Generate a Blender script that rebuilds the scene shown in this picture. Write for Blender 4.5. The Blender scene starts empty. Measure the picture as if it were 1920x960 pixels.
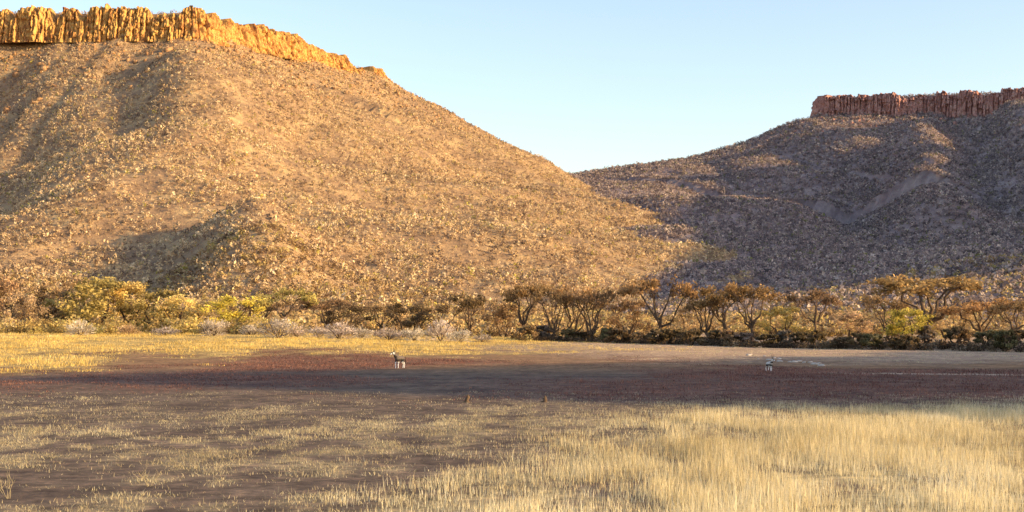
import bpy, math, random
import numpy as np
from mathutils import Vector
R=math.radians
random.seed(4)
scn=bpy.context.scene
col=scn.collection
F0=2667.0; CAMH=4.5; HY=600.0
def at(px,py,Y): return ((px-960)/F0*Y, Y, CAMH+(HY-py)/F0*Y)
# ------------------------------------------------------------------ noise
T=np.random.RandomState(7).rand(256,256)
def vn(x,y):
    x=np.asarray(x,float); y=np.asarray(y,float); x,y=np.broadcast_arrays(x,y)
    xi=np.floor(x).astype(int); yi=np.floor(y).astype(int)
    fx=x-xi; fy=y-yi; fx=fx*fx*(3-2*fx); fy=fy*fy*(3-2*fy)
    a=T[xi&255,yi&255]; b=T[(xi+1)&255,yi&255]; c=T[xi&255,(yi+1)&255]; d=T[(xi+1)&255,(yi+1)&255]
    return (a*(1-fx)+b*fx)*(1-fy)+(c*(1-fx)+d*fx)*fy
def cell(x,y):
    x,y=np.broadcast_arrays(np.asarray(x,float),np.asarray(y,float))
    xi=np.floor(x).astype(int); o=T[xi&255,(xi*7+3)&255]; yi=np.floor(y+o*3).astype(int)
    return T[(xi*5+11)&255,(yi*3+xi)&255]
def fbm(x,y,o=4):
    s=0;a=.5;t=0
    for i in range(o):
        s=s+a*vn(x*2**i+17.3*i,y*2**i+9.1*i); t+=a; a*=.5
    return s/t
def ss(a,b,x):
    t=np.clip((np.asarray(x,float)-a)/(b-a),0,1); return t*t*(3-2*t)
# ------------------------------------------------------------------ mesh helpers
def mk(name,V,Fc,mat,parent=None,tint=None,colr=None,smooth=False,link=True):
    V=np.asarray(V,np.float32); Fc=np.asarray(Fc,np.int32); k=Fc.shape[1]; n=len(Fc)
    me=bpy.data.meshes.new(name)
    me.vertices.add(len(V)); me.vertices.foreach_set('co',V.ravel())
    me.loops.add(n*k); me.loops.foreach_set('vertex_index',Fc.ravel())
    me.polygons.add(n); me.polygons.foreach_set('loop_start',np.arange(0,n*k,k,dtype=np.int32))
    if smooth: me.polygons.foreach_set('use_smooth',np.ones(n,dtype=bool))
    if tint is not None:
        a=me.attributes.new('tint','FLOAT','POINT'); a.data.foreach_set('value',np.asarray(tint,np.float32).ravel())
    if colr is not None:
        a=me.attributes.new('col','FLOAT_COLOR','POINT')
        c=np.ones((len(V),4),np.float32); c[:,:3]=colr; a.data.foreach_set('color',c.ravel())
    me.update(calc_edges=True); me.validate()
    me.materials.append(mat)
    if not link: return me
    o=bpy.data.objects.new(name,me); col.objects.link(o)
    if parent: o.parent=parent
    return o
def tag(o,label=None,cat=None,group=None,kind=None):
    if label: o['label']=label
    if cat: o['category']=cat
    if group: o['group']=group
    if kind: o['kind']=kind
def empty(name,loc,rz=0,sc=(1,1,1)):
    o=bpy.data.objects.new(name,None); col.objects.link(o); o.location=loc; o.rotation_euler=(0,0,rz); o.scale=sc
    o.empty_display_size=.2
    return o
class Acc:
    def __init__(s): s.V=[];s.F=[];s.n=0
    def add(s,V,Fc):
        s.V.append(np.asarray(V,float)); s.F.append(np.asarray(Fc,int)+s.n); s.n+=len(V)
    def get(s): return np.vstack(s.V),np.vstack(s.F)
def tube(acc,pts,rad,sides=6):
    pts=[Vector(p) for p in pts]; V=[];Fc=[]
    for i,p in enumerate(pts):
        d=(pts[min(i+1,len(pts)-1)]-pts[max(i-1,0)]).normalized()
        a=Vector((1,0,0)) if abs(d.x)<.8 else Vector((0,1,0))
        u=d.cross(a).normalized(); v=d.cross(u)
        for k in range(sides):
            t=2*math.pi*k/sides; V.append(tuple(p+(u*math.cos(t)+v*math.sin(t))*rad[i]))
    for i in range(len(pts)-1):
        for k in range(sides):
            a=i*sides+k;b=i*sides+(k+1)%sides
            Fc.append((a,b,b+sides,a+sides))
    acc.add(V,Fc)
def leafquads(C,size,rng,asp=.6):
    n=len(C); u=rng.normal(size=(n,3)); u/=np.linalg.norm(u,axis=1)[:,None]
    w=rng.normal(size=(n,3)); v=np.cross(u,w); v/=np.linalg.norm(v,axis=1)[:,None]
    s=np.asarray(size).reshape(-1,1); u=u*s; v=v*s*asp
    V=np.stack([C-u,C+v*.9-u*.2,C+u,C-v*.9+u*.15],1).reshape(-1,3)
    return V,np.arange(4*n).reshape(n,4)
# ------------------------------------------------------------------ materials
def base_mat(name):
    m=bpy.data.materials.new(name); m.use_nodes=True; nt=m.node_tree; nt.nodes.clear()
    out=nt.nodes.new('ShaderNodeOutputMaterial'); return m,nt,out
def foliage_out(nt,out,csock,tr=.25):
    d=nt.nodes.new('ShaderNodeBsdfDiffuse'); t=nt.nodes.new('ShaderNodeBsdfTranslucent'); mx=nt.nodes.new('ShaderNodeMixShader')
    mx.inputs[0].default_value=tr
    nt.links.new(csock,d.inputs[0]); nt.links.new(csock,t.inputs[0])
    nt.links.new(d.outputs[0],mx.inputs[1]); nt.links.new(t.outputs[0],mx.inputs[2]); nt.links.new(mx.outputs[0],out.inputs[0])
def ramp(nt,stops):
    r=nt.nodes.new('ShaderNodeValToRGB'); e=r.color_ramp.elements
    while len(e)<len(stops): e.new(.5)
    for el,(p,c) in zip(e,stops): el.position=p; el.color=(*c,1)
    return r
def mat_tint(name,stops,tr=.25):
    m,nt,out=base_mat(name); a=nt.nodes.new('ShaderNodeAttribute'); a.attribute_name='tint'
    r=ramp(nt,stops); nt.links.new(a.outputs['Fac'],r.inputs[0]); foliage_out(nt,out,r.outputs[0],tr); return m
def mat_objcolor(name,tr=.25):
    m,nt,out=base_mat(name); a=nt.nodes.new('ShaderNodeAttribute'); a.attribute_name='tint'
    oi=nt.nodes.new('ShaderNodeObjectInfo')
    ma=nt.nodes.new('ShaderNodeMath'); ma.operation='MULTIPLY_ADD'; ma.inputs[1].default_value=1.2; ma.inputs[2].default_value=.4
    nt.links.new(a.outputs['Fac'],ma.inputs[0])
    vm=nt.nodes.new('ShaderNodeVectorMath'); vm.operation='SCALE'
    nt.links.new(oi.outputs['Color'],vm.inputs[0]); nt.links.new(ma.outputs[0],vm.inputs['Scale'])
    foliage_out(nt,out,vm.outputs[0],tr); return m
def noise(nt,scale,detail=6,vec=None,rough=.6):
    n=nt.nodes.new('ShaderNodeTexNoise'); n.inputs['Scale'].default_value=scale; n.inputs['Detail'].default_value=detail; n.inputs['Roughness'].default_value=rough
    if vec is not None: nt.links.new(vec,n.inputs['Vector'])
    return n
def mat_rock(name,stops,scale,bump=.6,bdist=1.0,stretch=(1,1,1),rough=.6):
    m,nt,out=base_mat(name); p=nt.nodes.new('ShaderNodeBsdfPrincipled'); p.inputs['Roughness'].default_value=.95; p.inputs['Specular IOR Level'].default_value=.1
    tc=nt.nodes.new('ShaderNodeTexCoord'); mp=nt.nodes.new('ShaderNodeMapping'); mp.inputs['Scale'].default_value=stretch
    nt.links.new(tc.outputs['Object'],mp.inputs[0])
    n=noise(nt,scale,8,mp.outputs[0],rough); r=ramp(nt,stops); nt.links.new(n.outputs['Fac'],r.inputs[0])
    nt.links.new(r.outputs[0],p.inputs['Base Color'])
    n2=noise(nt,scale*4,8,mp.outputs[0]); b=nt.nodes.new('ShaderNodeBump'); b.inputs['Strength'].default_value=bump; b.inputs['Distance'].default_value=bdist
    nt.links.new(n2.outputs['Fac'],b.inputs['Height']); nt.links.new(b.outputs[0],p.inputs['Normal'])
    nt.links.new(p.outputs[0],out.inputs[0]); return m
def mat_ground(name):
    m,nt,out=base_mat(name); p=nt.nodes.new('ShaderNodeBsdfPrincipled'); p.inputs['Roughness'].default_value=1; p.inputs['Specular IOR Level'].default_value=.05
    a=nt.nodes.new('ShaderNodeAttribute'); a.attribute_name='col'
    tc=nt.nodes.new('ShaderNodeTexCoord'); n=noise(nt,1.3,9,tc.outputs['Object'],.75); n3=noise(nt,.22,6,tc.outputs['Object'],.65)
    r=ramp(nt,[(.32,(.45,.43,.42)),(.5,(.95,.95,.95)),(.66,(1.8,1.65,1.45))])
    nt.links.new(n.outputs['Fac'],r.inputs[0])
    r2=ramp(nt,[(.35,(.7,.68,.68)),(.65,(1.3,1.28,1.2))]); nt.links.new(n3.outputs['Fac'],r2.inputs[0])
    v=nt.nodes.new('ShaderNodeVectorMath'); v.operation='MULTIPLY'; nt.links.new(a.outputs['Color'],v.inputs[0]); nt.links.new(r.outputs[0],v.inputs[1])
    v2=nt.nodes.new('ShaderNodeVectorMath'); v2.operation='MULTIPLY'; nt.links.new(v.outputs[0],v2.inputs[0]); nt.links.new(r2.outputs[0],v2.inputs[1])
    nt.links.new(v2.outputs[0],p.inputs['Base Color'])
    b=nt.nodes.new('ShaderNodeBump'); b.inputs['Strength'].default_value=.5; b.inputs['Distance'].default_value=.12
    nt.links.new(n.outputs['Fac'],b.inputs['Height']); nt.links.new(b.outputs[0],p.inputs['Normal'])
    nt.links.new(p.outputs[0],out.inputs[0]); return m
def mat_col(name):
    m,nt,out=base_mat(name); p=nt.nodes.new('ShaderNodeBsdfPrincipled'); p.inputs['Roughness'].default_value=.85
    a=nt.nodes.new('ShaderNodeAttribute'); a.attribute_name='col'; nt.links.new(a.outputs['Color'],p.inputs['Base Color']); nt.links.new(p.outputs[0],out.inputs[0]); return m
M={}
M['ground']=mat_ground('ground_soil')
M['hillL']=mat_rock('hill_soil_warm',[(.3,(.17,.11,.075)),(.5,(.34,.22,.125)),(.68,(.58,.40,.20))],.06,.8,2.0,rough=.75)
M['hillR']=mat_rock('hill_soil_shade_tint',[(.3,(.17,.125,.125)),(.5,(.29,.215,.20)),(.68,(.46,.36,.31))],.05,.7,2.0,rough=.75)  # grey-mauve of the shaded right slope put into the soil colour
M['cliffL']=mat_rock('cliff_rock_ochre',[(.32,(.14,.055,.03)),(.43,(.36,.165,.06)),(.55,(.64,.38,.12)),(.7,(.50,.24,.085))],.24,1,1.0,(1,1,.4),.74)
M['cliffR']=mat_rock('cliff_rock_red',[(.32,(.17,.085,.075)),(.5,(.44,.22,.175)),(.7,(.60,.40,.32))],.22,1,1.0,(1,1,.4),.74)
M['bouldL']=mat_rock('boulder_rock',[(.3,(.20,.10,.05)),(.5,(.38,.22,.11)),(.7,(.52,.33,.18))],.3,.9,.6)
M['stone']=mat_rock('pale_stone',[(.3,(.38,.33,.29)),(.7,(.60,.54,.48))],2.0,.5,.1)
M['bark']=mat_rock('dry_bark',[(.3,(.065,.042,.03)),(.7,(.17,.115,.075))],6.0,.6,.05,(1,1,.3))
M['leaf']=mat_objcolor('dry_foliage',.35)
M['coat']=mat_col('antelope_coat')
M['horn']=mat_rock('dark_horn',[(.3,(.02,.018,.016)),(.7,(.06,.05,.045))],12,.3,.01)
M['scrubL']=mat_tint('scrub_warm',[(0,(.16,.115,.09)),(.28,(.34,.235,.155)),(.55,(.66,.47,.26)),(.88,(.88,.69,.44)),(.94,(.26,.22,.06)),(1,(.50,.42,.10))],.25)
M['scrubR']=mat_tint('scrub_haze_tint',[(0,(.12,.10,.105)),(.35,(.28,.215,.205)),(.7,(.50,.395,.345)),(.9,(.70,.57,.47)),(.96,(.17,.17,.09)),(1,(.27,.25,.10))])  # greyed to stand in for haze over the right slope
M['scrubF']=mat_tint('scrub_foot',[(0,(.15,.09,.05)),(.3,(.32,.21,.11)),(.6,(.54,.38,.19)),(.8,(.48,.37,.13)),(1,(.70,.54,.36))])
M['gold']=mat_tint('golden_bush_leaf',[(0,(.24,.16,.07)),(.35,(.48,.345,.14)),(.7,(.72,.55,.22)),(.9,(.68,.57,.18)),(1,(.76,.60,.37))],.35)
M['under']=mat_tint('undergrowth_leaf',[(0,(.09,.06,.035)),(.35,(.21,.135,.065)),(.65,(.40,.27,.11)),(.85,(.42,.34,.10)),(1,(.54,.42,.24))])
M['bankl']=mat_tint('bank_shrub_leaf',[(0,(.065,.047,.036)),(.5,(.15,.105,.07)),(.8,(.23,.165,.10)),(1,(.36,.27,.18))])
M['straw']=mat_tint('straw_grass',[(0,(.40,.31,.16)),(.35,(.68,.56,.32)),(.75,(.84,.73,.47)),(1,(.92,.84,.62))],.35)
M['tuft']=mat_tint('short_dry_grass',[(0,(.30,.24,.145)),(.5,(.54,.45,.275)),(1,(.76,.66,.44))],.35)
M['yellow']=mat_tint('golden_grass',[(0,(.45,.30,.10)),(.5,(.76,.54,.16)),(1,(.90,.71,.32))],.35)
M['red']=mat_tint('maroon_forbs',[(0,(.095,.05,.045)),(.5,(.205,.10,.082)),(1,(.34,.18,.13))],.2)
# ------------------------------------------------------------------ ground
def bankY(x): return 267-1.2*(np.clip(x,14,120)-14)
def gz(x,y):
    x=np.asarray(x,float); y=np.asarray(y,float)
    g=1.9*ss(120,290,y)*ss(45,-60,x)
    yb=bankY(x)+6*(vn(x/14,3.3)-.5)
    g=g+1.3*ss(0,9,y-yb)*ss(8,30,x)
    g=g+.025*np.clip(y-310,0,500)
    g=g+.35*(fbm(x/25,y/25,3)-.5)*ss(20,60,y)
    return g
def strawY(x): return np.interp(x,[-14,-4,0,2.5,9.3,29,60],[1,14,28,41,61,72,76])
def masks(x,y):
    n=fbm(x/6,y/9,4)-.5; n2=fbm(x/18+40,y/30,3)-.5; n4=fbm(x/2.2+9,y/4.5,3)-.5
    straw=ss(-30,18,strawY(x)-y+30*n+16*n2+24*n4)*ss(90,64,y+30*n4)
    X=960+x/np.maximum(y,5)*F0
    gold=ss(1300,800,X+500*n2)*ss(148,195,y+60*n+30*n4+.03*(300-X))
    left=ss(260,40,X+260*n2)*ss(116,136,y+30*n+12*n4); gold=np.maximum(gold,left)
    sand=ss(820,1250,X+300*n2)*ss(140,185,y+35*n+.02*(X-1400))
    sparse=ss(84,46,y+30*n+14*n4)*(1-straw)
    red=ss(-.04,.2,n2+.06)*ss(78,110,y+24*n)*ss(215,175,y)*(1-gold)*(1-sand)
    redr=ss(700,1250,X)*ss(72,84,y+10*n)*ss(122,96,y+10*n)
    red=np.maximum(red,redr)
    return straw,gold,sand,sparse,red
def axis(pts):
    out=[]
    for (a,b,st) in pts: out+=list(np.arange(a,b,st))
    return np.array(out+[pts[-1][1]])
gx=axis([(-3000,-400,200),(-400,-130,15),(-130,-34,1.0),(-34,34,.5),(34,130,1.0),(130,400,15),(400,3000,200)])
gy=axis([(-900,-20,80),(-20,20,5),(20,90,.5),(90,330,1.1),(330,700,14),(700,3500,200)])
GX,GY=np.meshgrid(gx,gy); gxf,gyf=GX.ravel(),GY.ravel()
def gridfaces(ny,nx):
    i=np.arange(ny*nx).reshape(ny,nx)
    return np.stack([i[:-1,:-1],i[:-1,1:],i[1:,1:],i[1:,:-1]],-1).reshape(-1,4)
st,go,sa,sp,re=masks(gxf,gyf)
def mixc(c,m,colr): return c*(1-m[:,None])+np.array(colr)*m[:,None]
def patchf(x,y): return .5*fbm(x/3.2,y/6.5,4)+.5*fbm(x/.9+50,y/1.8,2)
c=np.tile(np.array([.150,.113,.092]),(len(gxf),1))
patch=patchf(gxf,gyf)
c=mixc(c,sp*ss(.43,.60,patch)*.7,(.33,.265,.17))
sunstrip=ss(112,140,gyf)*(1-go)*(1-sa); c=mixc(c,sunstrip*.7,(.34,.20,.105))  # orange-brown of the sunlit strip painted onto the soil
c=mixc(c,re*.7,(.172,.09,.073))
c=mixc(c,go*ss(.22,.48,patch),(.52,.37,.14))
c=mixc(c,sa,(.44,.315,.225))
c=mixc(c,st*ss(.3,.55,patch),(.38,.31,.18))
c=mixc(c,ss(300,330,gyf),(.40,.27,.14))
trk=np.exp(-((gyf-(121-.55*(gxf-30)))/1.6)**2)*ss(22,34,gxf)
c=mixc(c,trk*.8,(.58,.47,.36))
pth=np.exp(-((gxf+8.5-.12*(gyf-52)+1.2*(vn(gyf/6,2.)-.5))/.7)**2)*ss(40,46,gyf)*ss(72,60,gyf)
c=mixc(c,pth*.7,(.12,.09,.08))
o=mk('ground',np.stack([gxf,gyf,gz(gxf,gyf)],1),gridfaces(len(gy),len(gx)),M['ground'],colr=c,smooth=True)
tag(o,'flat dry plain with dark soil and patches of straw grass','ground',kind='structure')
# ------------------------------------------------------------------ hills
def seg(x,y,P):
    P=np.array(P,float)[:,:2]; best=np.full(x.shape,1e9); bs=np.zeros(x.shape); acc=0
    for a,b in zip(P[:-1],P[1:]):
        d=b-a; L=np.hypot(*d); t=np.clip(((x-a[0])*d[0]+(y-a[1])*d[1])/L**2,0,1)
        dd=np.hypot(x-a[0]-t*d[0],y-a[1]-t*d[1]); m=dd<best
        best=np.where(m,dd,best); bs=np.where(m,acc+t*L,bs); acc+=L
    return best,bs
def cum(P):
    P=np.array(P,float)[:,:2]; return np.concatenate([[0],np.cumsum(np.hypot(*(P[1:]-P[:-1]).T))])
def inside(x,y,P):
    r=np.zeros(x.shape,bool); n=len(P)
    for i in range(n):
        x1,y1=P[i];x2,y2=P[(i+1)%n]
        if y1==y2: continue
        cnd=((y1>y)!=(y2>y))&(x<(x2-x1)*(y-y1)/(y2-y1)+x1); r^=cnd
    return r
RL=[(-1000,1040),(-620,1085),(-400,1110),(-245,1110),(-223,1167),(-185,1233),(-165,1294),(-126,1345),(-142,1420),(-200,1800)]
sL=cum(RL); topL=[248,248,248,248,248,248,246,243,240,240]; zbL=[227,227,227,227,231,233,236,238,237,232]
RR=[(410,2200),(350,1600),(334,1527),(540,1440),(640,1300),(720,1100),(725,900),(715,600),(715,420),(715,300),(820,260),(1500,200)]
sR=cum(RR); topR=[245,245,245,239,300,292,268,222,205,198,195,195]; zbR=[226,226,226,217,235,235,220,190,180,172,170,170]  # rim past the right edge is unseen, its heights set to shade the slope
RID=[at(px,py,Y) for px,py,Y in [(850,330,1380),(980,330,1400),(1070,327,1450),(1180,311,1480),(1290,298,1500),(1400,268,1515),(1500,226,1525)]]
sRID=cum(RID); zRID=[p[2] for p in RID]
def ridge_bump(x,y,A,B,h,w):
    d,s=seg(x,y,[A,B]); return h*np.exp(-(d/w)**2)
def hillL(x,y):
    d,s=seg(x,y,RL); ins=inside(x,y,RL+[(-1000,1800)]); zb=np.interp(s,sL,zbL)+13*(fbm(s/18,s*0+4.4,3)-.5); tp=np.interp(s,sL,topL)
    t=np.clip(d/674,0,1); tal=zb*(1-t)**1.65
    mid=4*t*(1-t)
    g=1-np.abs(2*vn(s/75+1.5*vn(x/150,y/150),d/260+.5)-1)
    g2=1-np.abs(2*vn(s/28+30,d/160)-1)
    tal=tal+mid*((21+10*ss(-140,-300,x))*(.5-g)+12*(.5-g2))+11*(fbm(x/34,y/34,4)-.5)*np.minimum(1,t*12)
    rb=ridge_bump(x,y,(-112,610),(-84,505),20,28)+ridge_bump(x,y,(-185,620),(-150,530),-7,30)
    rb=rb+ridge_bump(x,y,(-235,1010),(-172,730),26,62)*np.minimum(1,t*6)+ridge_bump(x,y,(-400,1060),(-290,700),-24,46)+ridge_bump(x,y,(-275,1030),(-225,830),-13,26)
    rb=rb+ridge_bump(x,y,(30,900),(80,640),-5,40)
    tal=tal+rb*np.clip((1-t)*7,0,1)
    z=tal+gz(x,y)*t
    z=np.where(t>=1,gz(x,y)-4,z)
    z=np.where(ins,np.where(d>10,tp-1.5+2*(fbm(x/12,y/12,3)-.5),zb),z)
    return z,np.where(ins,-d,d)
def gap(x,y):  # notches cut in the unseen plateau so sun patches reach the right slope
    q=.28*x+.96*y+10*(fbm(x/40,y/40,2)-.5)
    return sum(a*np.exp(-((q-c_)/w)**2) for c_,w,a in ((1400,24,1),(1275,18,1),(1150,32,1)))
def hillR(x,y):
    d,s=seg(x,y,RR); ins=inside(x,y,RR+[(1500,2200)]); zb=np.interp(s,sR,zbR)+8*(fbm(s/22,s*0+1.4,3)-.5); tp=np.interp(s,sR,topR)
    t=np.clip(d/700,0,1); tal=zb*(1-t)**1.6*ss(330,560,y)
    d2,s2=seg(x,y,RID); t2=np.clip(d2/800,0,1); tal2=np.interp(s2,sRID,zRID)*(1-t2)**1.05
    k=9.; mx=np.maximum(tal,tal2); tal=mx+k*np.log1p(np.exp(-np.abs(tal-tal2)/k))*.6*np.minimum(1,d/40)*ss(4,25,mx)
    tm=np.minimum(t,t2); mid=4*tm*(1-tm)*ss(4,40,mx)
    g=1-np.abs(2*vn(x/80+3.1+vn(x/120,y/120),y/230+.3)-1)
    tal=tal+mid*(18*(.5-g))+10*(fbm(x/45+7,y/45,4)-.5)*np.minimum(1,tm*10)*ss(4,40,mx)
    tal=tal+ridge_bump(x,y,(470,1330),(380,960),40,40)+ridge_bump(x,y,(365,1270),(285,940),30,32)
    z=tal+gz(x,y)*np.minimum(1,tm*1.5)
    z=np.where((mx<.4)|(y<345),gz(x,y)-4,z)
    z=np.where(ins,np.where(d>10,tp-1.5+2*(fbm(x/12,y/12,3)-.5),zb),z)
    m=ss(580,640,x)*np.clip(gap(x,y),0,1); z=np.where(z>70,z-m*(z-70)*.95,z)
    return z,np.where(ins,-d,d)
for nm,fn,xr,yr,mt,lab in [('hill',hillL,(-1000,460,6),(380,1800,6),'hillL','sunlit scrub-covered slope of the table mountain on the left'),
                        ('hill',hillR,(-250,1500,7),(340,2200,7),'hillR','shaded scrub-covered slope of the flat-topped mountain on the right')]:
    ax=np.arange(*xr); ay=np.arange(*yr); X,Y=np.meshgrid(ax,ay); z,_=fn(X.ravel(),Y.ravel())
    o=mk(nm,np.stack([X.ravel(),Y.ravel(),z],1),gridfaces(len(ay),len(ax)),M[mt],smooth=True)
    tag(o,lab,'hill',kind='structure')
# unseen hill, added and shaped to cast shade over the middle of the field
SUN=Vector((.96,-.28,0)).normalized(); ELEV=R(15.0)
e0=np.array([-3.,150.]); ed=np.array([.75,.66]); D=400.; Hh=D*math.tan(ELEV)
rc=e0+np.array([SUN.x,SUN.y])*D
uu=np.arange(-400,1000,6.0); vv=np.arange(-175,400,8.0); U,Vv=np.meshgrid(uu,vv)
nrm=np.array([.66,-.75]); px_=rc[0]+ed[0]*U+nrm[0]*Vv; py_=rc[1]+ed[1]*U+nrm[1]*Vv
crest=(Hh+18*(fbm(uu/60,uu*0+2.2,4)-.5))*(.12+.88*ss(-100,-58,uu))  # crest lowered at one end so sun reaches the near field
prof=np.where(Vv<0,np.clip(1+Vv/170,0,1)**1.3,1-.8*np.clip(Vv/400,0,1))
zz=crest[None,:]*prof+4*(fbm(U/20,Vv/20,3)-.5)*(prof<.98)*(prof>.02)-1.0
o=mk('hill',np.stack([px_.ravel(),py_.ravel(),zz.ravel()],1),gridfaces(len(vv),len(uu)),M['hillR'],smooth=True)
tag(o,'unseen long low hill added beyond the right edge to shade the middle of the field','hill',kind='structure')
# ------------------------------------------------------------------ cliffs
def cliff(P,s0,s1,tops,bases,mat,seed,label,jag=1.0,taper=0):
    cs=cum(P); P=np.array(P,float)
    s=np.arange(s0,s1,.36); x=np.interp(s,cs,P[:,0]); y=np.interp(s,cs,P[:,1])
    k=np.ones(51)/51; xs=np.convolve(np.pad(x,25,mode='edge'),k,'valid'); ys=np.convolve(np.pad(y,25,mode='edge'),k,'valid')
    dx=np.gradient(xs); dy=np.gradient(ys); L=np.hypot(dx,dy)+1e-6; nx=dy/L; ny=-dx/L
    S=s+seed*37
    def rag(w,h,z,o_):   # irregular column widths through a warped coordinate
        u=S/w+2.2*vn(S/(w*2.3)+o_,S*0+o_)+.3*(fbm(S/2.5,z/5+o_,2)-.5); return u,cell(u+o_*13,z/h+o_+.3*vn(S/2,z/3))
    tp=np.interp(s,cs,tops)+jag*(3.0*(rag(5,999,S*0,1)[1]-.6)+2.2*(rag(2,999,S*0,2)[1]-.5)+4.5*(fbm(S/5,S*0+2,4)-.5)-7*ss(.58,.76,vn(S/11,S*0+7)))
    bs=np.interp(s,cs,bases)-8
    if taper: tp=bs+6+(tp-bs-6)*(.12+.88*ss(s1,s1-taper,s))
    NV=46; V=[]
    but=14*(vn(S/34,S*0+.5)-.4)+9*(vn(S/12,S*0+1.5)-.5)
    for j in range(NV):
        v=j/(NV-1); z=bs+(tp-bs)*v
        u1,c1=rag(5.2,10,z,1); u2,c2=rag(2.1,4.5,z,2); u3,c3=rag(1.0,2.2,z,3)
        off=3.6*c1+2.5*c2+1.4*c3+1.6*(fbm(S/1.3,z/2.2,3)-.5)
        f1=np.abs(u1-np.round(u1)); f2=np.abs(u2-np.round(u2))
        off=off-4.6*np.exp(-(f1*5.2/.42)**2)*ss(.15,.5,vn(S/4,z/9+3))-1.4*np.exp(-(f2*2.1/.26)**2)*ss(.3,.6,vn(S/2,z/5+8))
        off=off+but+(1-v)**1.3*8.0-ss(.85,1,v)*2.0
        V.append(np.stack([xs+nx*off,ys+ny*off,z],1))
    for bk,dz in ((-3,0.2),(-9,-.3),(-20,-4)):
        V.append(np.stack([xs+nx*(but+bk),ys+ny*(but+bk),tp+dz+.8*(vn(s/2.,bk)-.5)],1))
    V=np.vstack(V)
    o=mk('cliff',V,gridfaces(NV+3,len(s)),mat); tag(o,label,'cliff',kind='structure')
cliff(RL,sL[1],sL[7]+50,topL,zbL,M['cliffL'],3,'golden sunlit sandstone cliff band crowning the left mountain',1.0,80)
cliff(RR,sR[1]+30,sR[4],topR,zbR,M['cliffR'],9,'shaded reddish sandstone cliff crowning the right mountain',.6)
# ------------------------------------------------------------------ hillside scrub
def scrub(name,x,y,z,r,h,tint,K,mat,label,seed,lf=.30):
    rng=np.random.RandomState(seed); n=len(x)
    d=rng.normal(size=(n*K,3)); d/=np.linalg.norm(d,axis=1)[:,None]; d*=(rng.rand(n*K)**.4)[:,None]
    rr=np.repeat(r,K); hh=np.repeat(h,K)
    C=np.stack([np.repeat(x,K)+d[:,0]*rr,np.repeat(y,K)+d[:,1]*rr,np.repeat(z,K)+hh*(.48+.52*d[:,2])],1)
    sz=rr*lf*rng.uniform(.6,1.4,n*K)
    V,Fc=leafquads(C,sz,rng,.75)
    tt=np.clip(np.repeat(tint,K)+rng.normal(size=n*K)*.05,0,1)
    o=mk(name,V,Fc,mat,tint=np.repeat(tt,4)); tag(o,label,'scrub',kind='stuff'); return o
rng=np.random.RandomState(11)
def sample(n,x0,x1,y0,y1):
    return rng.uniform(x0,x1,n),rng.uniform(y0,y1,n)
x,y=sample(560000,-560,620,415,1620)
P=960+x/y*F0; k_=(P>-90)&(P<2010); x=x[k_]; y=y[k_]
zl,dl=hillL(x,y); zr,dr=hillR(x,y); g=gz(x,y)
isL=(zl>zr)&(zl>g+.3); isR=(zr>=zl)&(zr>g+.5)
dens=fbm(x/30,y/30,3)
okL=isL&((dl>3)|((dl<-4)&(dl>-60)))&(dens+rng.uniform(-.25,.25,len(x))>.33)
okR=isR&((dr>4)|((dr<-4)&(dr>-60)))&(dens+rng.uniform(-.25,.25,len(x))>.25)
def cap(m,n):
    i=np.nonzero(m)[0]; rng.shuffle(i); return i[:n]
i=cap(okL,105000); r=rng.uniform(.45,1.15,len(i))*np.where(rng.rand(len(i))<.12,1.6,1)*(1-.15*ss(700,1200,y[i]))
tt=rng.beta(1.1,1.1,len(i))*.9+.5*(fbm(x[i]/50,y[i]/50,3)-.5); tt=np.clip(tt,0,.9); gm=rng.rand(len(i))<.04; tt[gm]=rng.uniform(.93,1,gm.sum())
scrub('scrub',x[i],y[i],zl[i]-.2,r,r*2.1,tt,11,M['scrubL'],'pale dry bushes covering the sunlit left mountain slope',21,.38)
i=cap(okR,80000); r=rng.uniform(.75,1.8,len(i))*np.where(rng.rand(len(i))<.12,1.4,1)
tt=np.clip(rng.beta(1.4,1.6,len(i))*.9,0,.9); gm=rng.rand(len(i))<.06; tt[gm]=rng.uniform(.95,1,gm.sum())
scrub('scrub',x[i],y[i],zr[i]-.2,r,r*1.7,tt,11,M['scrubR'],'dry bushes covering the shaded right mountain slope, tinted grey for haze',22,.37)
# foot woodland
x,y=sample(14000,-220,250,318,560); P=960+x/y*F0; z=np.maximum(np.maximum(hillL(x,y)[0],hillR(x,y)[0]),gz(x,y))
i=cap((P>-90)&(P<2010),7500); r=rng.uniform(.8,2.0,len(i))
scrub('thicket',x[i],y[i],z[i]-.2,r,r*rng.uniform(1.2,1.7,len(i)),np.clip(rng.beta(1.6,1.6,len(i)),0,1),30,M['scrubF'],'dense tan thicket between the tree line and the mountain foot',23,.25)
x,y=sample(2600,-125,125,246,316); P=960+x/y*F0; lim=np.where(x>14,bankY(x)+3,np.where(x<-30,266,256))
i=cap((P>-90)&(P<2010)&(y>lim)&(fbm(x/9,y/9,3)+rng.uniform(-.2,.2,len(x))>.45),440); r=rng.uniform(.6,1.4,len(i))
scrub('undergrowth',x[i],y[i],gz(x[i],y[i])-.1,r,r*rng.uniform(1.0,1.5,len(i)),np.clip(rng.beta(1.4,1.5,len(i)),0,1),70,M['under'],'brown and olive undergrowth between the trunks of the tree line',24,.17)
x,y=sample(1100,-122,-44,268,306)
i=cap((fbm(x/8+3,y/8,3)+rng.uniform(-.2,.2,len(x))>.42),340); r=rng.uniform(.8,2.3,len(i))
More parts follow.
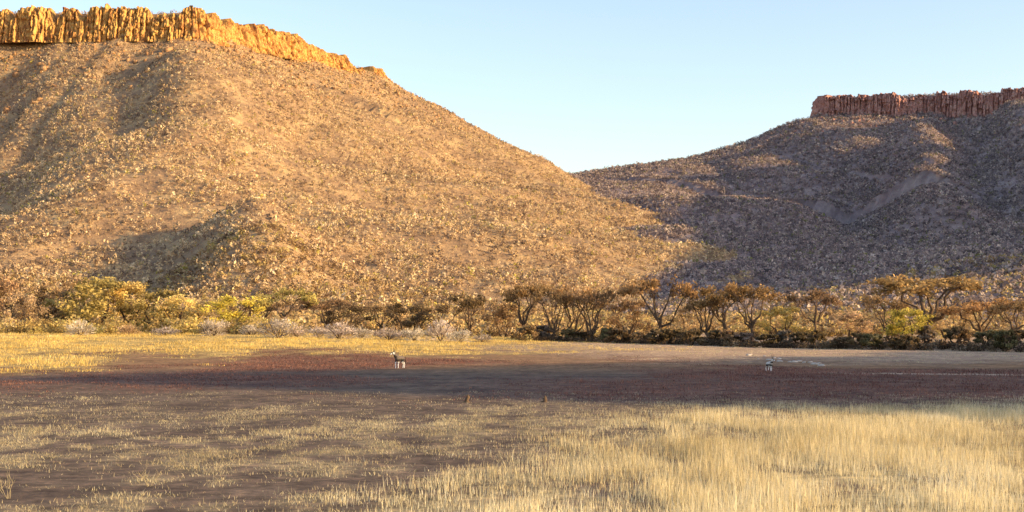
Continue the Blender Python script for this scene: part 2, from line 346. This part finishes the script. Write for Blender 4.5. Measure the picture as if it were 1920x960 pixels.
scrub('undergrowth',x[i],y[i],gz(x[i],y[i])-.1,r,r*rng.uniform(1.1,1.8,len(i)),np.clip(rng.beta(1.5,1.3,len(i)),0,1),110,M['gold'],'golden dry bushes filling the gaps between trees at the left',25,.14)
x=rng.uniform(2,112,560); y=bankY(x)+rng.normal(size=560)*2.2+1; r=rng.uniform(.4,1.15,560)
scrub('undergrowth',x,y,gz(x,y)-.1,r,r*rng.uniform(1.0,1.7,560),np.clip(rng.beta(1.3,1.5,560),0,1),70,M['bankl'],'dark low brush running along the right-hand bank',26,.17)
# boulders under the cliffs
def boulders(n,fn,xr,yr,dmax,mat,label,seed):
    rg=np.random.RandomState(seed); x=rg.uniform(*xr,n*30); y=rg.uniform(*yr,n*30); z,d=fn(x,y)
    ok=(d>5)&(d<dmax*rg.rand(len(x))**2+8)&(np.abs(x/y)<.4); ii=np.nonzero(ok)[0][:n]
    cube=np.array([(a,b,c_) for a in(-1,1) for b in(-1,1) for c_ in(-1,1)],float); fc=np.array([(0,1,3,2),(4,6,7,5),(0,4,5,1),(2,3,7,6),(0,2,6,4),(1,5,7,3)])
    V=[];Fs=[]
    for q,j in enumerate(ii):
        s=rg.uniform(.4,1.4)*(1.5 if rg.rand()<.1 else 1); v=cube*(rg.uniform(.6,1.1,3)*s)+rg.normal(size=(8,3))*.28*s; a=rg.rand()*6.28
        v=np.stack([v[:,0]*math.cos(a)-v[:,1]*math.sin(a),v[:,0]*math.sin(a)+v[:,1]*math.cos(a),v[:,2]],1)+np.array([x[j],y[j],z[j]])
        V.append(v);Fs.append(fc+8*q)
    o=mk('boulders',np.vstack(V),np.vstack(Fs),mat); tag(o,label,'boulders',kind='stuff')
boulders(1300,hillL,(-520,20),(950,1400),150,M['bouldL'],'tumbled ochre boulders below the left cliff',5)
boulders(500,hillR,(280,600),(1350,1560),110,M['cliffR'],'tumbled red boulders below the right cliff',6)
# ------------------------------------------------------------------ grass
def blades(name,x,y,h,w,tint,lean,mat,label,seed):
    rg=np.random.RandomState(seed); n=len(x); z=gz(x,y)-.02; a=rg.rand(n)*6.283; b=rg.rand(n)*6.283
    lx=np.cos(b)*lean*h; ly=np.sin(b)*lean*h
    ux=np.cos(a)*w/2; uy=np.sin(a)*w/2
    p0=np.stack([x-ux,y-uy,z],1); p1=np.stack([x+ux,y+uy,z],1)
    p2=np.stack([x+ux*.8+lx*.4,y+uy*.8+ly*.4,z+h*.6],1); p4=np.stack([x-ux*.8+lx*.4,y-uy*.8+ly*.4,z+h*.6],1)
    p3=np.stack([x+lx+ux*.1,y+ly+uy*.1,z+h],1); p5=np.stack([x+lx-ux*.1,y+ly-uy*.1,z+h],1)
    V=np.stack([p0,p1,p2,p4,p3,p5],1).reshape(-1,3); i=np.arange(n)*6
    Fc=np.concatenate([np.stack([i,i+1,i+2,i+3],1),np.stack([i+3,i+2,i+4,i+5],1)])
    o=mk(name,V,Fc,mat,tint=np.repeat(np.clip(tint,0,1),6)); tag(o,label,'grass',kind='stuff'); return o
def clumps(n,y0,y1,prob,nb,spread,hr,wr,mat,label,seed,lean=.3,name='grass',hp=.65):
    rg=np.random.RandomState(seed); u=rg.rand(n*3); y=np.sqrt(y0**2+u*(y1**2-y0**2)); x=(rg.rand(n*3)*2-1)*(y*.37+3)
    p=prob(x,y); ok=np.nonzero(rg.rand(len(x))<p)[0][:n]; x=x[ok];y=y[ok]; p=p[ok]
    hc=rg.uniform(*hr,len(x))*(1-hp+hp*p)*(.5+1.0*fbm(x/4,y/4,3)); tc=rg.normal(.5,.2,len(x))+.9*(fbm(x/5,y/8,3)-.5)
    X=np.repeat(x,nb)+rg.normal(size=len(x)*nb)*spread; Y=np.repeat(y,nb)+rg.normal(size=len(x)*nb)*spread
    h=np.repeat(hc,nb)*rg.uniform(.4,1.2,len(X)); w=rg.uniform(*wr,len(X)); t=np.repeat(tc,nb)+rg.normal(size=len(X))*.14
    return blades(name,X,Y,h,w,t,np.abs(rg.normal(size=len(X)))*lean,mat,label,seed+1)
clumps(22000,27,90,lambda x,y: masks(x,y)[0]*(.4+.6*ss(.40,.58,fbm(x/2.2+9,y/3.5,3))),8,.24,(.34,.72),(.006,.014),M['straw'],'tall pale straw grass filling the near right of the field',31,.22,'grass',.75)
clumps(20000,27,88,lambda x,y: masks(x,y)[3]*ss(.43,.62,patchf(x,y))*.85+.06,6,.2,(.05,.20),(.010,.020),M['tuft'],'short sparse dry tufts on the dark soil at near left',41,.8,'grass',.3)
clumps(10000,108,315,lambda x,y: masks(x,y)[1]*(.3+.7*ss(.38,.55,fbm(x/7,y/14,3))),9,.45,(.2,.5),(.03,.06),M['yellow'],'golden sunlit grass on the far left of the field',51,.35)
clumps(3000,120,290,lambda x,y: masks(x,y)[2]*.7,8,.35,(.10,.26),(.03,.06),M['tuft'],'short pale grass on the sandy far right of the field',61,.5)
clumps(12000,70,215,lambda x,y: masks(x,y)[4]*.8,8,.35,(.08,.24),(.03,.06),M['red'],'low maroon plants in bands across the dark field',71,.6,'ground_cover')
# ------------------------------------------------------------------ tree prototypes
def clump(acc,c_,rx,rz,n,size,rg,tints,t0):
    d=rg.normal(size=(n,3)); d/=np.linalg.norm(d,axis=1)[:,None]; d*=(rg.rand(n)**.45)[:,None]
    C=np.array(c_)+d*np.array([rx,rx,rz]); V,Fc=leafquads(C,size*rg.uniform(.6,1.4,n),rg); acc.add(V,Fc)
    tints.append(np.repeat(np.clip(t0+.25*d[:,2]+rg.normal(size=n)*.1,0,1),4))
def branch_path(rg,a,b,bow,n=5,jit=.12):
    a=np.array(a);b=np.array(b);L=np.linalg.norm(b-a); pts=[]
    for i in range(n):
        t=i/(n-1); p=a*(1-t)+b*t; p=p+np.array([0,0,bow*math.sin(math.pi*t)*L])
        if 0<i<n-1: p=p+rg.normal(size=3)*jit*L*.5
        pts.append(tuple(p))
    return pts
def acacia(seed,H=7.5,W=8.5,flat=.085,nl=5,leaf=62,fork=.24,low=.58):
    rg=np.random.RandomState(seed); t=Acc(); l=Acc(); tn=[]
    lean=rg.uniform(-.8,.8,2); fz=H*fork*rg.uniform(.5,1.3); f=(lean[0],lean[1],fz)
    tube(t,branch_path(rg,(0,0,-.3),f,0,4,.05),[.36,.30,.27,.25],7)
    a0=rg.rand()*6.28
    for i in range(nl):
        a=a0+i*6.283/nl+rg.uniform(-.5,.5); rr=W*.5*rg.uniform(.3,.78); e=np.array([rr*math.cos(a)+lean[0],rr*math.sin(a)+lean[1],H*rg.uniform(low,.82)])
        tube(t,branch_path(rg,f,e,-.10,5),[.21,.17,.13,.10,.08],6)
        top=H*rg.uniform(.82,1.0)
        for k in range(4):
            b=a+rg.uniform(-1.2,1.2); e2=e+np.array([math.cos(b),math.sin(b),0])*W*rg.uniform(.08,.27); e2[2]=top*rg.uniform(.88,1.0)-.12*H*(np.hypot(e2[0],e2[1])/(W*.5))**2
            tube(t,branch_path(rg,e,e2,-.06,4),[.07,.055,.045,.025],5)
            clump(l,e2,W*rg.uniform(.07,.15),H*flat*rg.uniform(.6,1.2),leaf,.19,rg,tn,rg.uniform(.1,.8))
            for q in range(3):
                e3=e2+rg.normal(size=3)*np.array([.8,.8,.3]); tube(t,[tuple(e*.3+e2*.7),tuple(e3)],[.03,.012],4)
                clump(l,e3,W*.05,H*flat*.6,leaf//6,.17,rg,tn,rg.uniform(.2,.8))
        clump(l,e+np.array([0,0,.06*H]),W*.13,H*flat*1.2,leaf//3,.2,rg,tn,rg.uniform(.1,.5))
    return t,l,tn
def bushy(seed,H=7,W=8,leaf=85,n=28):
    rg=np.random.RandomState(seed); t=Acc(); l=Acc(); tn=[]
    for s in range(4):
        a=rg.rand()*6.28; e=(W*.25*math.cos(a),W*.25*math.sin(a),H*.6); tube(t,branch_path(rg,(.25*math.cos(a),.25*math.sin(a),-.3),e,-.06,5),[.2,.16,.12,.09,.05],6)
        for q in range(4):
            e2=np.array(e)+rg.normal(size=3)*np.array([W*.14,W*.14,H*.13]); tube(t,[e,tuple(e2)],[.05,.02],5)
    for k in range(n):
        a=rg.rand()*6.28; ph=rg.rand()**.8; rad=W*.5*math.sqrt(max(0,1-(ph*1.0-.25)**2*1.2))*rg.uniform(.3,.95); zc=H*(.2+.66*ph)
        sc=rg.uniform(.6,1.25)
        clump(l,(rad*math.cos(a),rad*math.sin(a),zc),W*.135*sc,H*.11*sc,leaf,.18,rg,tn,rg.uniform(.05,.85))
    return t,l,tn
def thorn(seed,H=2.4,W=3.6):
    rg=np.random.RandomState(seed); t=Acc(); l=Acc(); tn=[]
    for s in range(7):
        a=s*.9+rg.rand(); e=(W*.28*math.cos(a),W*.28*math.sin(a),H*rg.uniform(.45,.75)); tube(t,branch_path(rg,(0,0,-.1),e,.05,4),[.05,.04,.03,.015],5)
    n=420; d=rg.normal(size=(n,3)); d[:,2]=np.abs(d[:,2])*.9; d/=np.linalg.norm(d,axis=1)[:,None]
    lob=.75+.5*vn(np.arctan2(d[:,1],d[:,0])*1.6+seed,d[:,2]*3)
    S=np.array([W*.5,W*.5,H]); p0=d*S*(rg.uniform(.25,.8,n)*lob)[:,None]; p1=p0+d*S*rg.uniform(.12,.3,n)[:,None]+rg.normal(size=(n,3))*.1
    w=rg.normal(size=(n,3)); w/=np.linalg.norm(w,axis=1)[:,None]; w*=.035
    V=np.stack([p0-w,p0+w,p1+w*.3,p1-w*.3],1).reshape(-1,3); l.add(V,np.arange(4*n).reshape(n,4)); tn.append(np.repeat(rg.uniform(.1,.8,n),4))
    for k in range(14):
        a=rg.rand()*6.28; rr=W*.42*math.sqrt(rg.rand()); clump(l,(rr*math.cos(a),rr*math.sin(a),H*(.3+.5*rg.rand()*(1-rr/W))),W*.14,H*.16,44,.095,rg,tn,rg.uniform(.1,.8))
    return t,l,tn
PROTO={}
def proto(kind,gen,num,H,W,**k):
    L=[]
    for i in range(num):
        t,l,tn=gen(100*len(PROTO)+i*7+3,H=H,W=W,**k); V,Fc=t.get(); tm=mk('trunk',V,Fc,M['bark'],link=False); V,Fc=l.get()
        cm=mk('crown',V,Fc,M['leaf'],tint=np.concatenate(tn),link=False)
        zmax=float(np.percentile(V[:,2],98)); wid=float(np.percentile(V[:,0],97)-np.percentile(V[:,0],3)); L.append((tm,cm,zmax,wid))
    PROTO[kind]=L
proto('acacia',acacia,7,7.5,9)
proto('lacy',acacia,4,7.5,8,leaf=36,nl=6,fork=.16,flat=.12,low=.5)
proto('bushy',bushy,6,7,8)
proto('thorn',thorn,4,2.4,3.6)
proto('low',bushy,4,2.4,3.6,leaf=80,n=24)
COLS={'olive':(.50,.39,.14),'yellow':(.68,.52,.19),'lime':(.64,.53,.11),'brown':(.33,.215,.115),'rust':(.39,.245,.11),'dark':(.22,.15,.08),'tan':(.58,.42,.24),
 'pale':(.60,.51,.41),'pink':(.58,.465,.375),'shade':(.18,.13,.075),'grey':(.25,.19,.145),'green':(.19,.155,.08)}  # 'shade' is foliage darkened to stand for trees in shadow
cnt=[0]
def plant(name,kind,px,top,wpx,Y,colr,label,cat,group,rg=random.Random(8),H=None):
    x=(px-960)/F0*Y; z=float(gz(np.array([x]),np.array([Y]))[0])
    zt=CAMH+(HY-top)/F0*Y
    L=PROTO[kind]; tm,cm,zm,wd=L[cnt[0]%len(L)]; cnt[0]+=1
    h=max(.5,zt-z) if H is None else H; w=wpx/F0*Y
    e=empty(name,(x,Y,z),rg.uniform(0,6.28),(w/wd,w/wd,h/zm)); tag(e,label,cat,group)
    a=bpy.data.objects.new('trunk',tm); col.objects.link(a); a.parent=e
    b=bpy.data.objects.new('crown',cm); col.objects.link(b); b.parent=e
    cc=COLS[colr]; k=rg.uniform(.85,1.15); b.color=(cc[0]*k,cc[1]*k*rg.uniform(.95,1.05),cc[2]*k,1)
GT='trees along the far edge of the field'
TREES=[('bushy',8,525,85,292,'brown','brown bushy tree at the far left end of the tree line'),
('bushy',45,552,66,280,'tan','small pale tan tree in front at the left end of tree line'),
('bushy',100,540,84,295,'brown','brown rounded tree between the small tan tree and the big olive tree'),
('bushy',168,524,112,290,'olive','big olive tree, tallest of the left group'),
('bushy',235,532,104,296,'yellow','yellow-olive wide tree just right of the big olive tree'),
('bushy',290,547,90,292,'olive','olive tree in the middle of the left group, right of yellow-olive one'),
('bushy',335,558,84,286,'yellow','low golden tree, third from the bright yellow-green tree going left'),
('bushy',388,562,80,296,'tan','tan tree just left of the bright yellow-green bushy tree'),
('bushy',440,558,98,282,'lime','bright yellow-green bushy tree at the right end of the left group'),
('acacia',490,566,76,310,'brown','small brown acacia right behind the bright yellow-green tree'),
('acacia',542,543,104,300,'olive','dark olive acacia standing alone above the pale shrubs, left of centre'),
('acacia',605,562,82,306,'brown','brown acacia right of the dark olive acacia'),
('bushy',655,572,76,300,'shade','low tree with shade-darkened foliage left of centre behind the pale shrubs'),
('acacia',708,570,74,310,'brown','brown flat tree behind the row of pale shrubs, above the left oryx'),
('bushy',765,570,78,302,'shade','rounded tree with shade-darkened foliage behind the pale shrubs right of the left oryx'),
('acacia',828,572,72,306,'brown','low brown acacia left of the narrow upright acacia near centre'),
('acacia',884,553,68,296,'dark','dark narrow acacia left of centre, standing above its neighbours'),
('bushy',945,572,66,300,'brown','small brown tree just left of the centre acacia clump'),
('acacia',990,535,78,272,'rust','rust-tinged acacia at the left end of the centre acacia clump'),
('lacy',1034,537,76,268,'brown','lacy leaning acacia second in the centre clump'),
('lacy',1074,537,84,272,'rust','rusty open acacia third in the centre clump'),
('lacy',1112,541,72,266,'brown','brown open acacia at the right end of the centre clump'),
('bushy',1178,564,62,274,'brown','wide brown tree just left of the tall flat-topped acacia'),
('acacia',1240,525,108,260,'rust','tall rust-coloured flat-topped acacia right of centre'),
('bushy',1292,572,58,276,'tan','low tan tree just right of the tall flat-topped acacia'),
('lacy',1330,556,72,258,'brown','lacy brown acacia left of the paired umbrella acacias'),
('acacia',1362,537,90,258,'rust','left one of the paired umbrella acacias right of centre'),
('acacia',1416,535,102,254,'rust','right one of the paired umbrella acacias right of centre'),
('bushy',1464,576,70,256,'olive','olive bushy tree right of the paired umbrella acacias'),
('acacia',1530,546,84,290,'brown','isolated small umbrella acacia between olive bush and tan bush'),
('bushy',1598,586,76,262,'tan','low tan bush between the isolated umbrella acacia and the largest acacia'),
('lacy',1660,554,88,250,'brown','lacy acacia touching the left side of the largest acacia'),
('acacia',1728,519,172,240,'rust','largest acacia with a broad spreading crown at right'),
('bushy',1710,582,70,216,'lime','bright yellow-green bush in front of the largest acacia'),
('bushy',1782,582,80,240,'tan','tan bush under the right side of the largest acacia'),
('acacia',1842,562,108,234,'rust','low wide acacia second from the right end of tree line'),
('acacia',1908,566,90,228,'brown','brown acacia at the right end of the tree line')]
for k,px,top,w,Y,cc,lab in TREES:
    nm={'acacia':'acacia_tree','lacy':'acacia_tree','bushy':'bushy_tree'}[k]
    plant(nm,k,px,top,w,Y,cc,lab,'tree',GT)
ORD=['first','second','third','fourth','fifth','sixth','seventh','eighth','ninth','tenth','eleventh','twelfth','thirteenth','fourteenth','fifteenth','sixteenth','seventeenth','eighteenth','nineteenth','twentieth','twenty-first','twenty-second','twenty-third','twenty-fourth','twenty-fifth','twenty-sixth','twenty-seventh','twenty-eighth','twenty-ninth','thirtieth']
PALE=[(150,602,46),(242,610,40),(310,614,42),(402,600,48),(470,610,44),(522,598,58),(556,612,40),(598,614,42),(636,606,54),(678,616,40),(728,616,52),(776,616,40),(826,602,50),(862,620,44),(905,628,36)]
for q,(px,top,w) in enumerate(PALE):
    Y=262-(px>500)*14-(px>700)*8+random.uniform(-6,6)
    plant('thorn_shrub','thorn',px,top,w,Y,random.choice(['pale','pink','pale','tan']),f'{ORD[q]} from the left of the pale leafless shrubs along the left field edge','shrub','pale shrubs along the left field edge')
pxs=np.linspace(1000,1915,28)
for q,px in enumerate(pxs):
    px=px+random.uniform(-12,12)
    Y=250
    for _ in range(8): Y=float(bankY(np.array([(px-960)/F0*Y]))[0])-1
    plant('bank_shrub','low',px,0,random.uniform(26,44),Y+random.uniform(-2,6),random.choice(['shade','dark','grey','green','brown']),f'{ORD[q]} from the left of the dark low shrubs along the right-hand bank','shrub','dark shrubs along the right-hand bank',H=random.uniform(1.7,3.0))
# ------------------------------------------------------------------ stumps, stones, dry stems
def gz1(x,Y): return float(gz(np.array([x]),np.array([Y]))[0])
def stump(px,py,lab,seed,h):
    Y=CAMH*F0/(py-HY); x=(px-960)/F0*Y; rg=np.random.RandomState(seed); a=Acc()
    tube(a,branch_path(rg,(0,0,-.1),(.05,0,h),0,5,.12),[.17,.13,.11,.10,.03],8)
    tube(a,branch_path(rg,(0,0,h*.4),(.16,.05,h*.85),0,3,.05),[.07,.05,.02],6); tube(a,[(0,0,.02),(-.28,.1,-.03)],[.08,.03],6)
    V,Fc=a.get(); o=mk('tree_stump',V,Fc,M['bark']); o.location=(x,Y,gz1(x,Y)); tag(o,lab,'stump','stumps on the dark field')
stump(875,756,'dark stump on the bare field, left one of two',1,.42)
stump(1020,756,'dark stump on the bare field, right one of two',2,.36)
def stone_mesh(seed):
    n1,n2=10,7; V=[]
    for j in range(n2):
        ph=-math.pi/2+math.pi*j/(n2-1)
        for i in range(n1):
            th=6.283*i/n1; d=np.array([math.cos(ph)*math.cos(th),math.cos(ph)*math.sin(th),math.sin(ph)])
            r=.7+.6*vn(d[0]*1.5+seed*3.1+5,d[1]*1.5+d[2]*2+5); V.append(d*r*np.array([.55,.4,.24]))
    f=[(j*n1+i,j*n1+(i+1)%n1,(j+1)*n1+(i+1)%n1,(j+1)*n1+i) for j in range(n2-1) for i in range(n1)]
    return mk('stone',V,f,M['stone'],link=False)
SM=[stone_mesh(i) for i in range(4)]
for q in range(16):
    px=1400+q*9.5+random.uniform(-6,6); py=669+q*.95+random.uniform(-3,3); Y=CAMH*F0/(py-HY); x=(px-960)/F0*Y
    o=bpy.data.objects.new('stone',SM[q%4]); col.objects.link(o); o.location=(x,Y,gz1(x,Y)+.04); o.rotation_euler=(0,0,random.random()*6); s=random.uniform(.35,.7); o.scale=(s*1.3,s,s)
    tag(o,'whitish stone in the broken pale line on the far right of field','stone','whitish stones in a broken line')
def stems(px,py,lab,seed,h,n):
    Y=CAMH*F0/(py-HY); x=(px-960)/F0*Y; rg=np.random.RandomState(seed); a=Acc()
    for k in range(n):
        e=np.array([rg.normal()*.2,rg.normal()*.2,h*rg.uniform(.6,1)]); p=branch_path(rg,(rg.normal()*.04,rg.normal()*.04,-.05),e,.03,5,.05); tube(a,p,[.007,.006,.005,.004,.002],4)
        for q in range(3):
            s=np.array(p[2+q%2]); tube(a,[tuple(s),tuple(s+np.array([rg.normal()*.12,rg.normal()*.12,.18]))],[.004,.002],4)
    V,Fc=a.get(); o=mk('dry_plant',V,Fc,M['tuft'],tint=np.full(len(V),.55)); o.location=(x,Y,gz1(x,Y)); tag(o,lab,'dry plant','dry stalks at near left')
stems(278,912,'dry branching stalk standing among tufts at near left',3,.62,4)
stems(14,935,'dry stalks at the left edge of the picture near the bottom',4,.7,5)
# ------------------------------------------------------------------ oryx
def oryx(px,py,heading,scale,label,turn=0.0,step=0.0,coat=(.22,.175,.14)):
    J=[(-.42,0,.99,.23),(-.08,0,.95,.25),(.28,0,.96,.26),(.50,0,1.13,.18),(.66,turn*.05,1.33,.125),(.78,turn*.12,1.48,.105),(.94,turn*.24,1.40,.08),(1.10,turn*.34,1.30,.055),(-.60,0,1.0,.17)]
    E=[(0,1),(1,2),(2,3),(3,4),(4,5),(5,6),(6,7),(0,8)]
    for sgn in (-1,1):
        b=len(J); f=step*sgn
        J+=[(-.48,sgn*.11,.84,.15),(-.37+f,sgn*.13,.66,.10),(-.60+f,sgn*.12,.40,.045),(-.56+f,sgn*.12,.12,.034),(-.53+f,sgn*.12,.03,.042)]
        E+=[(0,b),(b,b+1),(b+1,b+2),(b+2,b+3),(b+3,b+4)]
        b=len(J)
        J+=[(.34,sgn*.12,.80,.125),(.30-f,sgn*.12,.62,.078),(.36-f,sgn*.12,.36,.046),(.35-f,sgn*.12,.11,.033),(.38-f,sgn*.12,.03,.042)]
        E+=[(2,b),(b,b+1),(b+1,b+2),(b+2,b+3),(b+3,b+4)]
    me=bpy.data.meshes.new('oryx_rig'); me.from_pydata([j[:3] for j in J],E,[]); tmp=bpy.data.objects.new('oryx_rig',me); col.objects.link(tmp)
    m=tmp.modifiers.new('s','SKIN'); m.use_smooth_shade=True
    if not me.skin_vertices:
        bpy.context.view_layer.objects.active=tmp; bpy.ops.mesh.customdata_skin_add()
    sv=me.skin_vertices[0].data
    for i,j in enumerate(J): sv[i].radius=(j[3]*(.82 if i<3 or i==8 else 1),j[3]); sv[i].use_root=(i==0)
    sd=tmp.modifiers.new('d','SUBSURF'); sd.levels=2
    dg=bpy.context.evaluated_depsgraph_get(); dg.update(); body=bpy.data.meshes.new_from_object(tmp.evaluated_get(dg)); bpy.data.objects.remove(tmp)
    n=len(body.vertices); co=np.zeros(n*3,np.float32); body.vertices.foreach_get('co',co); co=co.reshape(-1,3)
    X,Y,Z=co.T; c_=np.tile(list(coat),(n,1))
    def setm(mk_,cv): c_[mk_]=cv
    trunk=(X<.45)&(X>-.7)
    setm(trunk&(Z<.80)&(np.abs(Y)<.3),(.75,.72,.68)); setm(trunk&(Z>.70)&(Z<.86),(.02,.017,.015))
    setm((Z<.70)&(np.abs(Y)>.05)&((X<-.3)|(X>.2)),(.03,.024,.02)); setm((Z<.60),(.88,.86,.83)); setm((Z<.5)&(Z>.46)&(X>.2),(.03,.025,.02)); setm(Z<.045,(.02,.018,.016))
    setm((X<-.72)|((X<-.62)&(Z>.85)),(.05,.04,.035))
    head=(X>.74)&(Z>1.18); setm(head,(.85,.82,.78)); setm(head&(np.abs(X-.96)<.05),(.02,.018,.016)); setm(head&(Z>1.5),(.03,.025,.02))
    setm((X>.5)&(X<.75)&(Z<1.2)&(Z>1.0),(.04,.03,.025))
    at_=body.attributes.new('col','FLOAT_COLOR','POINT'); cc=np.ones((n,4),np.float32); cc[:,:3]=c_; at_.data.foreach_set('color',cc.ravel())
    body.materials.clear(); body.materials.append(M['coat'])
    Yw=CAMH*F0/(py-HY); x=(px-960)/F0*Yw
    for _ in range(6):
        zg=gz1(x,Yw); Yw=(CAMH-zg)*F0/(py-HY); x=(px-960)/F0*Yw
    e=empty('oryx',(x,Yw,zg),heading,(scale,)*3); tag(e,label,'antelope')
    bo=bpy.data.objects.new('body',body); col.objects.link(bo); bo.parent=e
    hy=turn*.12
    for s in (-1,1):
        a=Acc(); tube(a,[(.76,hy+s*.045,1.54),(.68,hy+s*.075,1.78),(.58,hy+s*.11,2.02),(.46,hy+s*.15,2.26)],[.028,.024,.017,.004],7); V,Fc=a.get(); mk('horn',V,Fc,M['horn'],e,smooth=True)
        a=Acc(); tube(a,[(.72,hy+s*.08,1.50),(.70,hy+s*.16,1.54),(.68,hy+s*.24,1.55)],[.02,.045,.006],6); V,Fc=a.get(); mk('ear',V,Fc,M['coat'],e,colr=np.tile([.45,.4,.34],(len(V),1)))
    a=Acc(); tube(a,[(-.72,0,1.06),(-.80,0,.9),(-.81,0,.65),(-.79,.02,.42)],[.03,.025,.05,.01],7); V,Fc=a.get(); mk('tail',V,Fc,M['horn'],e)
oryx(749,691,R(232),1.0,'grey oryx with long horns and white legs standing left of centre',turn=-.3,step=.05,coat=(.13,.10,.085))
oryx(1443,696,R(290),.72,'smaller pale oryx near the whitish stones at right',turn=.2,step=.07,coat=(.62,.56,.49))
# ------------------------------------------------------------------ light, sky, camera
w=bpy.data.worlds.new('World'); scn.world=w; w.use_nodes=True; nt=w.node_tree; nt.nodes.clear()
sky=nt.nodes.new('ShaderNodeTexSky'); sky.sky_type='NISHITA'; sky.sun_disc=False; sky.sun_elevation=ELEV; sky.sun_rotation=math.atan2(SUN.x,SUN.y); sky.air_density=1.0; sky.dust_density=1.1; sky.ozone_density=1.4
gr=nt.nodes.new('ShaderNodeVectorMath'); gr.operation='MULTIPLY'; gr.inputs[1].default_value=(2.3,2.08,2.03)
bg=nt.nodes.new('ShaderNodeBackground'); bg.inputs[1].default_value=.15; ow=nt.nodes.new('ShaderNodeOutputWorld')
nt.links.new(sky.outputs[0],gr.inputs[0]); nt.links.new(gr.outputs[0],bg.inputs[0]); nt.links.new(bg.outputs[0],ow.inputs[0])
sl=bpy.data.lights.new('Sun','SUN'); sl.energy=8.5; sl.angle=R(.5); sl.color=(1,.70,.32)
so=bpy.data.objects.new('Sun',sl); col.objects.link(so)
Ld=Vector((SUN.x*math.cos(ELEV),SUN.y*math.cos(ELEV),math.sin(ELEV))); so.rotation_euler=(-Ld).to_track_quat('-Z','Y').to_euler(); so.location=(300,-80,200)
cam=bpy.data.cameras.new('Camera'); cam.lens=50; cam.sensor_width=36; cam.shift_y=.0625; cam.clip_end=20000; cam.clip_start=.5
camo=bpy.data.objects.new('Camera',cam); col.objects.link(camo); camo.location=(0,0,CAMH); camo.rotation_euler=(R(90),0,0); scn.camera=camo
scn.view_settings.view_transform='Standard'; scn.view_settings.look='None'; scn.view_settings.exposure=0
